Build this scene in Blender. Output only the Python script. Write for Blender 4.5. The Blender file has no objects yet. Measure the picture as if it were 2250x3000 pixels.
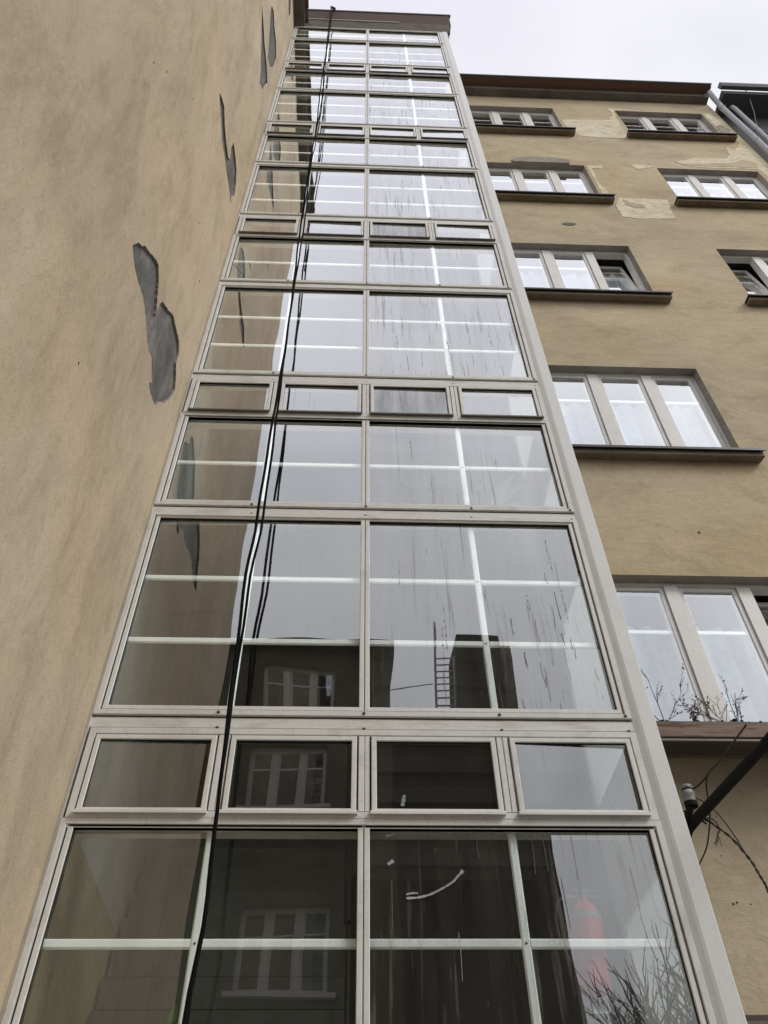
import bpy, bmesh, math, random
from mathutils import Vector, Matrix, noise
random.seed(7)
C = bpy.context.scene.collection
R = math.radians
# ------------------------------------------------------------------ helpers
class MB:
    def __init__(s): s.v=[]; s.f=[]; s.m=[]
    def face(s, pts, m=0):
        i=len(s.v); s.v+= [tuple(p) for p in pts]; s.f.append(tuple(range(i,i+len(pts)))); s.m.append(m)
    def box(s,x0,x1,y0,y1,z0,z1,m=0,front=None):
        i=len(s.v)
        s.v+=[(x0,y0,z0),(x1,y0,z0),(x1,y1,z0),(x0,y1,z0),(x0,y0,z1),(x1,y0,z1),(x1,y1,z1),(x0,y1,z1)]
        fs=[(0,1,5,4),(1,2,6,5),(2,3,7,6),(3,0,4,7),(4,5,6,7),(3,2,1,0)]
        for k,f in enumerate(fs):
            s.f.append(tuple(i+a for a in f)); s.m.append(front if (front is not None and k==0) else m)
    def ring(s,x0,x1,z0,z1,prof,mats=None):
        # mitred rectangular moulding facing -y; prof = [(inset, y), ...] from outside in
        for k in range(len(prof)-1):
            (a,ya),(b,yb)=prof[k],prof[k+1]; m=mats[k] if mats else 0
            A=[(x0+a,ya,z0+a),(x1-a,ya,z0+a),(x1-a,ya,z1-a),(x0+a,ya,z1-a)]
            B=[(x0+b,yb,z0+b),(x1-b,yb,z0+b),(x1-b,yb,z1-b),(x0+b,yb,z1-b)]
            for j in range(4):
                s.face([A[j],A[(j+1)%4],B[(j+1)%4],B[j]],m)
    def prism(s,prof,x0,x1,m=0):
        # profile in (y,z) extruded along x
        n=len(prof); i=len(s.v)
        s.v+=[(x0,y,z) for y,z in prof]+[(x1,y,z) for y,z in prof]
        for k in range(n):
            s.f.append((i+k,i+(k+1)%n,i+n+(k+1)%n,i+n+k)); s.m.append(m)
        s.f.append(tuple(i+k for k in range(n))[::-1]); s.m.append(m)
        s.f.append(tuple(i+n+k for k in range(n))); s.m.append(m)
    def vprism(s,prof,z0,z1,m=0):
        n=len(prof); i=len(s.v)
        s.v+=[(x,y,z0) for x,y in prof]+[(x,y,z1) for x,y in prof]
        for k in range(n):
            s.f.append((i+k,i+(k+1)%n,i+n+(k+1)%n,i+n+k)); s.m.append(m)
        s.f.append(tuple(i+k for k in range(n))[::-1]); s.m.append(m)
        s.f.append(tuple(i+n+k for k in range(n))); s.m.append(m)
    def tube(s,pts,r,n=8,m=0,cap=True):
        pts=[Vector(p) for p in pts]
        rs=r if isinstance(r,(list,tuple)) else [r]*len(pts)
        up=Vector((0.13,0.31,0.94)).normalized(); rings=[]
        for k,p in enumerate(pts):
            t=(pts[min(k+1,len(pts)-1)]-pts[max(k-1,0)])
            if t.length<1e-9: t=Vector((0,0,1))
            t.normalize()
            a=t.cross(up)
            if a.length<.05: a=t.cross(Vector((1,0,0)))
            a.normalize(); b=t.cross(a)
            i=len(s.v)
            for j in range(n):
                w=2*math.pi*j/n; s.v.append(tuple(p+(a*math.cos(w)+b*math.sin(w))*rs[k]))
            rings.append(i)
        for k in range(len(rings)-1):
            for j in range(n):
                s.f.append((rings[k]+j,rings[k]+(j+1)%n,rings[k+1]+(j+1)%n,rings[k+1]+j)); s.m.append(m)
        if cap:
            s.f.append(tuple(rings[0]+j for j in range(n))[::-1]); s.m.append(m)
            s.f.append(tuple(rings[-1]+j for j in range(n))); s.m.append(m)
    def lathe(s,prof,c,axis=(0,0,1),n=16,m=0):
        ax=Vector(axis).normalized(); a=ax.orthogonal().normalized(); b=ax.cross(a); c=Vector(c); rings=[]
        for r,h in prof:
            i=len(s.v); rings.append(i)
            for j in range(n):
                w=2*math.pi*j/n; s.v.append(tuple(c+ax*h+(a*math.cos(w)+b*math.sin(w))*max(r,1e-4)))
        for k in range(len(rings)-1):
            for j in range(n):
                s.f.append((rings[k]+j,rings[k]+(j+1)%n,rings[k+1]+(j+1)%n,rings[k+1]+j)); s.m.append(m)
        s.f.append(tuple(rings[0]+j for j in range(n))[::-1]); s.m.append(m)
        s.f.append(tuple(rings[-1]+j for j in range(n))); s.m.append(m)
    def build(s,name,mats,parent=None,smooth=False,origin=None,bevel=0):
        me=bpy.data.meshes.new(name)
        vs=s.v
        if origin is not None:
            o=Vector(origin); vs=[tuple(Vector(p)-o) for p in s.v]
        me.from_pydata(vs,[],s.f)
        if not isinstance(mats,(list,tuple)): mats=[mats]
        for m in mats: me.materials.append(m)
        for p,mi in zip(me.polygons,s.m):
            p.material_index=min(mi,len(mats)-1); p.use_smooth=smooth
        bm=bmesh.new(); bm.from_mesh(me)
        bmesh.ops.remove_doubles(bm,verts=bm.verts,dist=1e-5)
        bmesh.ops.recalc_face_normals(bm,faces=bm.faces)
        bm.to_mesh(me); bm.free()
        ob=bpy.data.objects.new(name,me); C.objects.link(ob)
        if origin is not None: ob.location=origin
        if parent is not None: ob.parent=parent
        if bevel:
            md=ob.modifiers.new('bevel','BEVEL'); md.width=bevel; md.segments=2; md.limit_method='ANGLE'
        return ob

def empty(name,loc=(0,0,0),rz=0):
    o=bpy.data.objects.new(name,None); C.objects.link(o); o.location=loc; o.rotation_euler=(0,0,rz); o.empty_display_size=.1; return o
def tag(o,label,cat,group=None,kind=None):
    if label: o['label']=label
    if cat: o['category']=cat
    if group: o['group']=group
    if kind: o['kind']=kind
    return o

def ragged(poly,step=.05,amp=.012,seed=0):
    rnd=random.Random(seed); out=[]
    n=len(poly)
    for i in range(n):
        a=Vector(poly[i]); b=Vector(poly[(i+1)%n]); L=(b-a).length; k=max(1,int(L/step))
        nrm=Vector((-(b-a).y,(b-a).x)); nrm=nrm.normalized() if nrm.length>0 else nrm
        for j in range(k):
            p=a+(b-a)*(j/k)
            if j: p+=nrm*rnd.uniform(-amp,amp)
            out.append((p.x,p.y))
    return out

def wall_with_holes(outer,holes,depths,to3,thick_dir):
    """flat wall sheet with real openings; to3 maps (a,b,depth)->xyz. returns MB with mats 0 wall, 1 reveal"""
    bm=bmesh.new(); edges=[]
    def loop(poly):
        vs=[bm.verts.new(to3(a,b,0)) for a,b in poly]
        return [bm.edges.new((vs[i],vs[(i+1)%len(vs)])) for i in range(len(vs))]
    edges+=loop(outer)
    for h in holes: edges+=loop(h)
    bmesh.ops.triangle_fill(bm,use_beauty=True,use_dissolve=False,edges=edges)
    mb=MB()
    bm.verts.index_update()
    for f in bm.faces: mb.face([v.co[:] for v in f.verts],0)
    bm.free()
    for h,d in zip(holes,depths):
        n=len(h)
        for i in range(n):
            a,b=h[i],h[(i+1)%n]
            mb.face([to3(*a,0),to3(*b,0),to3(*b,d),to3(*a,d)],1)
    return mb
def polyfill(poly,to3,d):
    bm=bmesh.new(); vs=[bm.verts.new(to3(a,b,d)) for a,b in poly]
    es=[bm.edges.new((vs[i],vs[(i+1)%len(vs)])) for i in range(len(vs))]
    bmesh.ops.triangle_fill(bm,use_beauty=True,edges=es)
    mb=MB()
    for f in bm.faces: mb.face([v.co[:] for v in f.verts],0)
    bm.free(); return mb
# ------------------------------------------------------------------ materials
def mat(name):
    m=bpy.data.materials.new(name); m.use_nodes=True; nt=m.node_tree
    for n in list(nt.nodes): nt.nodes.remove(n)
    out=nt.nodes.new('ShaderNodeOutputMaterial'); return m,nt,out
def N(nt,t,**k):
    n=nt.nodes.new(t)
    for a,b in k.items():
        if a.startswith('_'): setattr(n,a[1:],b)
        else: n.inputs[a.replace('__',' ')].default_value=b
    return n
def pos(nt,scale=(1,1,1)):
    g=N(nt,'ShaderNodeNewGeometry'); mp=N(nt,'ShaderNodeMapping'); mp.inputs['Scale'].default_value=scale
    nt.links.new(g.outputs['Position'],mp.inputs['Vector']); return mp.outputs[0]
def noi(nt,vec,scale,detail=4,rough=.55,dist=0):
    n=N(nt,'ShaderNodeTexNoise'); n.inputs['Scale'].default_value=scale; n.inputs['Detail'].default_value=detail
    n.inputs['Roughness'].default_value=rough; n.inputs['Distortion'].default_value=dist
    nt.links.new(vec,n.inputs['Vector']); return n.outputs['Fac']
def ramp(nt,fac,stops,interp='LINEAR'):
    r=N(nt,'ShaderNodeValToRGB'); cr=r.color_ramp; cr.interpolation=interp
    while len(cr.elements)<len(stops): cr.elements.new(.5)
    for e,(p,c) in zip(cr.elements,stops):
        e.position=p; e.color=(c if isinstance(c,tuple) else (c,c,c))+((1,) if not isinstance(c,tuple) or len(c)==3 else ())
    nt.links.new(fac,r.inputs[0]); return r.outputs[0]
def mixc(nt,f,a,b,mode='MIX'):
    m=N(nt,'ShaderNodeMix',_data_type='RGBA',_blend_type=mode)
    for s,i in ((f,0),(a,6),(b,7)):
        if isinstance(s,(int,float)): m.inputs[i].default_value=s
        elif isinstance(s,tuple): m.inputs[i].default_value=s+(1,)
        else: nt.links.new(s,m.inputs[i])
    return m.outputs[2]
def math_(nt,op,a,b=0.5):
    m=N(nt,'ShaderNodeMath',_operation=op)
    for s,i in ((a,0),(b,1)):
        if isinstance(s,(int,float)): m.inputs[i].default_value=s
        else: nt.links.new(s,m.inputs[i])
    return m.outputs[0]
def principled(nt,out,col,rough=.7,metal=0,bump=None,bstr=.3,bdist=.01,spec=.5):
    b=N(nt,'ShaderNodeBsdfPrincipled')
    if isinstance(col,tuple): b.inputs['Base Color'].default_value=col+(1,)
    else: nt.links.new(col,b.inputs['Base Color'])
    if isinstance(rough,(int,float)): b.inputs['Roughness'].default_value=rough
    else: nt.links.new(rough,b.inputs['Roughness'])
    b.inputs['Metallic'].default_value=metal; b.inputs['Specular IOR Level'].default_value=spec
    if bump is not None:
        bn=N(nt,'ShaderNodeBump'); bn.inputs['Strength'].default_value=bstr; bn.inputs['Distance'].default_value=bdist
        nt.links.new(bump,bn.inputs['Height']); nt.links.new(bn.outputs[0],b.inputs['Normal'])
    nt.links.new(b.outputs[0],out.inputs[0]); return b

def plaster(name,c_mid,c_dark,c_light,stretch=(1,1,1),flecks=True,big=.8,bstr=.55):
    m,nt,out=mat(name)
    p=pos(nt,stretch); q=pos(nt)
    n1=noi(nt,p,big,6,.62,.3); col=ramp(nt,n1,[(.3,c_dark),(.5,c_mid),(.72,c_light)])
    n2=noi(nt,p,big*3.3,7,.65,.6); g=ramp(nt,n2,[(.3,(.80,.78,.76)),(.5,(1,1,1)),(.7,(1.06,1.05,1.03))])
    col=mixc(nt,.85,col,g,'MULTIPLY')
    nh=noi(nt,q,.45,3,.5); gh=ramp(nt,nh,[(.35,(.96,.97,1.01)),(.5,(1,1,1)),(.65,(1.04,1.0,.93))]); col=mixc(nt,.9,col,gh,'MULTIPLY')
    n3=noi(nt,q,26,5,.7); g3=ramp(nt,n3,[(.32,(.88,.87,.86)),(.5,(1,1,1)),(.72,(1.05,1.05,1.04))])
    col=mixc(nt,.8,col,g3,'MULTIPLY')
    if flecks:
        n4=noi(nt,q,7.5,8,.8,.2); k=ramp(nt,n4,[(.715,0.0),(.735,1.0)])
        col=mixc(nt,k,col,(.10,.085,.07))
        n6=noi(nt,q,3.1,9,.75,.4); k6=ramp(nt,n6,[(.66,0.0),(.70,.5)])
        col=mixc(nt,k6,col,(c_dark[0]*.62,c_dark[1]*.62,c_dark[2]*.6))
    h1=noi(nt,q,120,3,.6); h2=noi(nt,p,5,5,.6,.5)
    h3=noi(nt,q,38,5,.75)
    h=math_(nt,'ADD',math_(nt,'MULTIPLY',h1,.45),math_(nt,'ADD',math_(nt,'MULTIPLY',h3,.3),math_(nt,'MULTIPLY',h2,1.7)))
    principled(nt,out,col,.92,0,h,bstr,.012,.2)
    return m
M={}
M['wall_left']=plaster('beige_render',(.478,.388,.275),(.375,.305,.22),(.54,.445,.33),(1,1.5,.55),True,1.0)
M['wall_fac']=plaster('ochre_render',(.458,.375,.252),(.385,.31,.205),(.52,.432,.31),(1,1,1.7),True,.55)
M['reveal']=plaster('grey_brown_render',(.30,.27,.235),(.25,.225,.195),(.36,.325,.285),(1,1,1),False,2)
M['patch']=plaster('bare_grey_cement',(.135,.128,.122),(.085,.082,.08),(.24,.225,.20),(1,1.5,.6),False,5)
M['pale']=plaster('pale_repair_plaster',(.62,.55,.40),(.48,.42,.28),(.70,.64,.49),(1,1,1.4),True,4)
M['slab']=plaster('weathered_concrete',(.15,.135,.115),(.10,.09,.08),(.20,.18,.155),(1,1,1),True,1.5)
M['opp']=plaster('drab_grey_render',(.13,.12,.09),(.11,.10,.075),(.15,.14,.105),(1,1,1),False,.5)  # one even dark grey-beige for the building opposite
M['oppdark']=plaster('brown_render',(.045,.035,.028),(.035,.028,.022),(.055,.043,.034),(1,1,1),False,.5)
M['neigh']=plaster('charcoal_render',(.085,.085,.088),(.07,.07,.072),(.105,.105,.108),(1,1,.5),False,.7)
M['inner']=plaster('stairwell_paint',(.24,.24,.225),(.21,.21,.195),(.27,.27,.255),(1,1,1),False,.8,.1)
M['dado']=plaster('ochre_stairwell_paint',(.17,.155,.09),(.145,.13,.075),(.20,.18,.105),(1,1,1),False,1.8,.2)
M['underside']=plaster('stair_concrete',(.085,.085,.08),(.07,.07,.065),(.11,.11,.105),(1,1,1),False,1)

def metal_paint(name,c,dirt=(.30,.28,.24),amt=.5,rough=.42,scale=(1,1,1)):
    m,nt,out=mat(name); q=pos(nt); p=pos(nt,scale)
    n=noi(nt,p,6,7,.7,.4); k=ramp(nt,n,[(.50,0.0),(.78,amt)])
    col=mixc(nt,k,c,dirt)
    n2=noi(nt,q,60,4,.7); g=ramp(nt,n2,[(.3,(.9,.89,.87)),(.55,(1,1,1))]); col=mixc(nt,.8,col,g,'MULTIPLY')
    n3=noi(nt,q,23,9,.8); k3=ramp(nt,n3,[(.70,0.0),(.73,.8)]); col=mixc(nt,k3,col,(.12,.10,.085))
    principled(nt,out,col,rough,0,noi(nt,q,9,3,.5),.08,.01,.4); return m
M['alu']=metal_paint('grey_beige_window_metal',(.68,.672,.64),amt=.5)
M['alu_bead']=metal_paint('pale_window_bead',(.71,.70,.665),amt=.4)
M['transom']=metal_paint('stained_transom_metal',(.69,.68,.645),(.36,.29,.22),.8,.5,(.5,1,3))
M['post']=metal_paint('pale_post_metal',(.70,.70,.68),amt=.2,scale=(1,1,.3))
M['drip']=metal_paint('dark_weathered_drip_metal',(.16,.145,.125),(.05,.04,.035),.6)
M['bar']=metal_paint('white_glazing_bar_paint',(.90,.91,.91),(.75,.75,.73),.2,.4)
M['sash']=metal_paint('cream_white_sash_paint',(.68,.66,.63),(.50,.45,.40),.45,.45)
M['frameshade']=metal_paint('greyed_frame_paint',(.40,.36,.31),(.25,.21,.17),.5,.5)
M['zinc']=metal_paint('zinc_pipe_metal',(.36,.37,.40),(.22,.22,.24),.6,.45,(1,1,.5))
M['brownmetal']=metal_paint('dark_brown_sill_metal',(.045,.038,.033),(.10,.07,.05),.5,.4)
M['redsoffit']=metal_paint('red_brown_soffit_paint',(.125,.062,.04),(.07,.04,.03),.6,.6,(.3,1,1))
M['redboard']=metal_paint('red_brown_board_paint',(.062,.028,.018),(.035,.022,.018),.7,.8,(.3,1,1))
M['gutter']=metal_paint('green_grey_gutter_metal',(.05,.06,.055),(.03,.034,.03),.5,.5)
def simple(name,c,rough=.6,metal=0,spec=.4,var=.25,scale=20):
    m,nt,out=mat(name); q=pos(nt); n=noi(nt,q,scale,5,.6)
    g=ramp(nt,n,[(.3,(1-var,)*3),(.7,(1+var*.4,)*3)]); col=mixc(nt,1.0,c,g,'MULTIPLY')
    principled(nt,out,col,rough,metal,n,.2,.004,spec); return m
M['gasket_shadow']=simple('black_gasket_and_shadow_line',(.012,.012,.012),.7)  # gasket black, also paints shadow and dirt lines into the frame grooves
M['screw']=simple('rusty_screw_metal',(.10,.085,.07),.5,.6)
M['cable']=simple('black_cable_rubber',(.006,.006,.006),.9,0,.08)
M['wire']=simple('black_wire_rubber',(.018,.017,.016),.6)
M['pole']=simple('black_iron_paint',(.012,.011,.010),.8,0,.15)
M['porcelain']=simple('dirty_white_porcelain',(.27,.255,.23),.45,0,.4,.5,22)
M['red']=simple('red_enamel',(.26,.006,.008),.7)
M['label']=simple('grey_label_paper',(.10,.10,.10),.6)
M['black']=simple('black_plastic',(.02,.02,.02),.5)
M['pot']=simple('terracotta',(.30,.14,.08),.8)
M['leaf']=simple('green_leaf',(.07,.13,.035),.5)
M['paleleaf']=simple('pale_striped_leaf',(.30,.34,.20),.5)
M['dryleaf']=simple('dry_red_brown_leaf',(.15,.06,.045),.8)
M['twig']=simple('dry_brown_twig',(.10,.07,.055),.9)
M['soil']=simple('dark_soil',(.04,.03,.022),1,0,.1,.5)
M['bark']=simple('grey_bark',(.06,.055,.045),.95)
M['evergreen']=simple('evergreen_leaf',(.10,.115,.08),.7)
M['ground']=simple('courtyard_paving',(.20,.19,.17),.9,0,.2,.3,3)
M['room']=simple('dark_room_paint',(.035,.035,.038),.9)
M['rooflight']=simple('grey_roofing_felt',(.14,.14,.14),.9)
M['curtain']=simple('sheer_curtain_cloth',(.40,.43,.48),.9)
M['dropping']=simple('whitish_bird_dropping',(.42,.42,.40),.9)
M['sludge']=simple('dark_bird_dropping',(.17,.165,.145),.9)
m,nt,out=mat('weathered_wood'); p=pos(nt,(1,10,18)); n=noi(nt,p,2.2,6,.6,1.6)
principled(nt,out,ramp(nt,n,[(.35,(.10,.06,.042)),(.52,(.25,.185,.145)),(.7,(.17,.13,.11))]),.8,0,n,.4,.004,.2); M['wood']=m

def glass(name,dirt,film=.03,tint=(.86,.89,.88),curve=((0,.16),(.1,.185),(.29,.32),(.5,.61),(.7,.86),(1,1.0)),wave=.0,streakcol=(.20,.19,.165)):
    m,nt,out=mat(name); q=pos(nt)
    lw=N(nt,'ShaderNodeLayerWeight'); lw.inputs['Blend'].default_value=.5
    f=ramp(nt,lw.outputs['Facing'],curve)
    tr=N(nt,'ShaderNodeBsdfTransparent'); tr.inputs[0].default_value=tint+(1,)
    gl=N(nt,'ShaderNodeBsdfGlossy'); gl.inputs['Roughness'].default_value=0.0; gl.inputs[0].default_value=(.95,.965,.98,1)
    if wave:
        bn=N(nt,'ShaderNodeBump'); bn.inputs['Strength'].default_value=wave; bn.inputs['Distance'].default_value=.02
        nt.links.new(noi(nt,q,1.3,1,.4),bn.inputs['Height']); nt.links.new(bn.outputs[0],gl.inputs['Normal'])
    gm_=mixc(nt,1.0,(.95,.965,.98),f,'MULTIPLY'); nt.links.new(gm_,gl.inputs[0])
    mx=N(nt,'ShaderNodeAddShader'); nt.links.new(tr.outputs[0],mx.inputs[0]); nt.links.new(gl.outputs[0],mx.inputs[1])
    # rain streaks and dust
    s1=noi(nt,pos(nt,(34,34,1.25)),1.0,5,.62,.0); s2=noi(nt,pos(nt,(2.2,2.2,1.1)),1.0,3,.5)
    s3=noi(nt,pos(nt,(90,90,6)),1.0,4,.6)
    k1=ramp(nt,s1,[(.565,0.0),(.66,1.0)]); k2=ramp(nt,s2,[(.42,0.0),(.60,1.0)]); k3=ramp(nt,s3,[(.66,0.0),(.71,1.0)])
    k=math_(nt,'MULTIPLY',k1,k2); k=math_(nt,'ADD',math_(nt,'MULTIPLY',k,.8),math_(nt,'MULTIPLY',math_(nt,'MULTIPLY',k3,k2),.9))
    fn=ramp(nt,noi(nt,pos(nt,(9,9,.8)),1,5,.6),[(.3,.4),(.7,1.6)])
    k=math_(nt,'ADD',math_(nt,'MULTIPLY',k,dirt),math_(nt,'MULTIPLY',fn,film))
    df=N(nt,'ShaderNodeBsdfDiffuse'); df.inputs[0].default_value=streakcol+(1,)
    m2=N(nt,'ShaderNodeMixShader'); nt.links.new(k,m2.inputs[0]); nt.links.new(mx.outputs[0],m2.inputs[1]); nt.links.new(df.outputs[0],m2.inputs[2])
    nt.links.new(m2.outputs[0],out.inputs[0]); return m
M['glass_clean']=glass('clean_pane_glass',.05,.02,wave=.18)
M['glass_dirty']=glass('streaked_pane_glass',.48,.10,wave=.18)
M['glass_hopper']=glass('hopper_pane_glass',.12,.04,wave=.12)
M['glass_frost']=glass('dusty_hopper_glass',.25,.42,wave=.1,streakcol=(.20,.20,.19))
M['glass_win']=glass('window_pane_glass',.0,.012,tint=(.72,.76,.79),curve=((0,.18),(.1,.22),(.29,.46),(.5,.72),(.7,.90),(1,1.0)),wave=.06)
m,nt,out=mat('inner_glass_edge'); tr=N(nt,'ShaderNodeBsdfTransparent'); tr.inputs[0].default_value=(.97,.98,.97,1); nt.links.new(tr.outputs[0],out.inputs[0]); M['glass_in']=m

m,nt,out=mat('milky_side_glass'); ta=N(nt,'ShaderNodeBsdfTranslucent'); ta.inputs[0].default_value=(.20,.21,.21,1); tb=N(nt,'ShaderNodeBsdfDiffuse'); tb.inputs[0].default_value=(.32,.33,.33,1)
mx=N(nt,'ShaderNodeAddShader'); nt.links.new(ta.outputs[0],mx.inputs[0]); nt.links.new(tb.outputs[0],mx.inputs[1]); nt.links.new(mx.outputs[0],out.inputs[0]); M['milky']=m
def pane(name,x0,x1,z0,z1,y,m,parent,rx=0,rz=0,ry=0):
    mb=MB(); mb.box(x0,x1,y,y+.006,z0,z1,1,front=0)
    o=mb.build(name,[m,M['glass_in']],parent,origin=((x0+x1)/2,y,(z0+z1)/2))
    o.rotation_euler=(R(rx),0,R(rz)); return o
# ------------------------------------------------------------------ stair tower
H=3.1; XL=-1.297; XR=1.424; YF=3.5; YG=3.522
tower=tag(empty('stair_tower',(0,0,0)),'tall glazed stair tower with grey-beige metal framing beside the beige wall','stair tower')
LEFT=(-1.223,.039); RIGHT=(.093,1.367)
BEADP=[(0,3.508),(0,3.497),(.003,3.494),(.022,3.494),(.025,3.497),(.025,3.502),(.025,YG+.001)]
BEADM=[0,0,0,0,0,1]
STRIP=[(-.006,3.503),(0,3.503),(0,3.488),(.002,3.486),(.026,3.486),(.028,3.488),(.028,3.506),(.036,3.506)]  # outer and inner flats go black as painted shadow and dirt lines
def fixed_unit(z0,z1,bars,k):
    """z0..z1 = visible glass; k = storey for variation"""
    # outer strip around both bays
    mb=MB(); mb.ring(-1.284,1.426,z0-.058,z1+.041,STRIP,[1,0,0,0,0,0,1]); mb.build('window_frame',[M['alu'],M['gasket_shadow']],tower)
    for side,(x0,x1) in enumerate((LEFT,RIGHT)):
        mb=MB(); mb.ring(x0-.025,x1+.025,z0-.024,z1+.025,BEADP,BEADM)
        w=mb.build('fixed_window',[M['alu_bead'],M['gasket_shadow']],tower)
        rnd=random.Random(k*10+side)
        rx=rnd.uniform(-.3,.3); rz=rnd.uniform(-.42,.42)
        if (k,side) in TILT: rx,rz=TILT[(k,side)]
        pane('pane',x0-.01,x1+.01,z0-.01,z1+.01,YG,M['glass_clean'] if side==0 else M['glass_dirty'],w,rx,rz)
        xv=(-.619 if side==0 else .741)
        vb=MB(); vb.vprism([(xv-.019,3.545),(xv-.019,3.539),(xv-.012,3.5335),(xv+.012,3.5335),(xv+.019,3.539),(xv+.019,3.545)],z0-.02,z1+.02); vb.build('glazing_bar',M['bar'],w)
        for zb in bars:
            hb=MB()
            for a,b in ((x0-.02,xv-.0195),(xv+.0195,x1+.02)):
                hb.prism([(3.545,zb-.020),(3.540,zb-.020),(3.5345,zb-.012),(3.5345,zb+.012),(3.540,zb+.020),(3.545,zb+.020)],a,b)
            hb.build('glazing_bar',M['bar'],w)
            sc=MB(); sc.lathe([(.005,0),(.005,.003)],(xv,3.5335,zb),(0,-1,0),8); sc.build('screw',M['screw'],w)
def mullion(z0,z1):
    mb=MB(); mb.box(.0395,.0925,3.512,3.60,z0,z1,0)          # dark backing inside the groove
    mb.build('mullion_core',M['gasket_shadow'],tower)
TILT={(10,0):(.35,-.1),(10,1):(.35,.15)}
# storey loop
for k in range(-1,5):
    o=H*k
    fixed_unit(3.948+o,5.335+o,(4.396+o,4.861+o),10+k)       # tall light, two bars
for k in range(0,6):
    o=H*k
    top=3.309+o if k<5 else 18.685
    bars=(2.840+o,)
    fixed_unit(2.407+o,top,bars,20+k)
mullion(.9,18.70)
# wide transoms under the tall light, with screws
def transom(z0,z1,zs,name='transom'):
    mb=MB()
    prof=[(3.60,z0),(3.503,z0),(3.4975,z0+.006),(3.4975,z1-.012),(3.503,z1-.002),(3.60,z1-.002)]
    mb.prism(prof,-1.29,1.43)
    t=mb.build(name,M['transom'],tower)
    for x in (-.66,.068,.752,1.40):
        for z in zs:
            s=MB(); s.lathe([(.0085,0),(.0085,.003),(.005,.006)],(x+random.uniform(-.004,.004),z[1],z[0]),(0,-1,0),8)
            s.build('screw',M['screw'],t)
    return t
for k in range(-1,5):
    o=H*k
    transom(3.818+o,3.885+o,((3.905+o,3.486),(3.823+o,3.498)))
for k in range(0,6):
    o=H*k
    transom(2.281+o,2.344+o,((2.362+o,3.486),(2.286+o,3.498)))
# hopper rows
for k in range(-1,5):
    o=H*k
    # outer strip frame of the row
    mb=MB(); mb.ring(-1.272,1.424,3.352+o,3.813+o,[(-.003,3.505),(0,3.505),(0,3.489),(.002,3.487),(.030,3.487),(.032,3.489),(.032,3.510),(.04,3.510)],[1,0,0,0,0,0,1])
    mb.build('window_frame',[M['alu'],M['gasket_shadow']],tower)
    mb=MB(); mb.prism([(3.60,3.309+o),(3.497,3.309+o),(3.494,3.313+o),(3.494,3.333+o),(3.500,3.3345+o),(3.507,3.336+o),(3.507,3.339+o),(3.492,3.341+o),(3.490,3.352+o),(3.490,3.362+o),(3.60,3.362+o)],-1.262,1.405)
    mb.build('transom',M['alu_bead'],tower)
    for (a,b) in ((-.642,-.615),(-.613,-.588),(.0395,.0675),(.0695,.0925),(.719,.746),(.749,.774)):
        mb=MB(); mb.vprism([(a,3.55),(a,3.492),(a+.003,3.489),(b-.003,3.489),(b,3.492),(b,3.55)],3.388+o,3.777+o)
        mb.build('divider',M['alu_bead'],tower)
    for i,(a,b) in enumerate(((-1.232,-.650),(-.580,.031),(.101,.711),(.782,1.384))):
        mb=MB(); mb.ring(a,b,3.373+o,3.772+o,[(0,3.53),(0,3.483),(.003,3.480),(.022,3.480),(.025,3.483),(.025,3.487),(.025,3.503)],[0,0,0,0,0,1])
        w=mb.build('hopper_window',[M['alu_bead'],M['gasket_shadow']],tower)
        rnd=random.Random(500+k*7+i)
        rx=rnd.uniform(-.5,.5); rz=rnd.uniform(-.6,.6)
        gm=M['glass_hopper']
        if k==0: rx,rz=((.1,.3),(.2,.2),(1.6,.2),(.2,1.7))[i]
        if i==2 and k in (1,2): gm=M['glass_frost']
        if i==2 and k==0: gm=M['glass_hopper']
        pane('pane',a+.02,b-.02,3.39+o,3.755+o,3.502,gm,w,rx,rz)
        d=MB(); d.prism([(3.50,3.3735+o),(3.466,3.368+o),(3.462,3.364+o),(3.462,3.377+o),(3.466,3.381+o),(3.480,3.3855+o),(3.50,3.3855+o)],a-.006,b+.006)
        d.build('drip_rail',[M['drip']] if k>0 else [M['alu_bead']],w)
# bottom plinth panel and posts
mb=MB(); mb.box(-1.29,1.43,3.497,3.62,0,.888); mb.build('plinth_panel',M['transom'],tower)
mb=MB(); mb.vprism([(1.4265,3.60),(1.4265,3.497),(1.455,3.484),(1.468,3.480),(1.540,3.480),(1.545,3.485),(1.545,3.60)],0,18.715)
mb.build('corner_post',M['post'],tower)
mb=MB(); mb.vprism([(-1.2965,3.60),(-1.2965,3.494),(-1.2845,3.490),(-1.2845,3.60)],0,18.715); mb.build('wall_flashing',M['alu'],tower)
mb=MB(); mb.box(-1.29,1.43,3.49,3.62,18.705,18.72); mb.build('window_head',M['alu'],tower)
# glazed side return (x = 1.545), same storey rhythm
for k in range(0,6):
    o=H*k
    for (za,zb) in ((2.40+o,3.33+o),(3.93+o,5.35+o)):
        if za>18: continue
        zb=min(zb,18.6)
        mb=MB(); mb.box(1.50,1.540,3.61,3.66,za-.03,zb+.03); mb.box(1.50,1.540,4.56,4.61,za-.03,zb+.03)
        mb.box(1.50,1.540,3.662,4.558,za-.03,za+.03); mb.box(1.50,1.540,3.662,4.558,zb-.03,zb+.03)
        w=mb.build('side_window',M['alu_bead'],tower)
        g=MB(); g.face([(1.518,3.64,za),(1.518,4.58,za),(1.518,4.58,zb),(1.518,3.64,zb)]); g.build('pane',M['milky'],w)
    mb=MB(); mb.box(1.49,1.542,3.605,4.62,3.36+o,3.90+o) if k<5 else None
    mb.box(1.49,1.542,3.605,4.62,(2.25+o),(2.37+o)); mb.build('side_panel',M['post'],tower)
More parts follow.
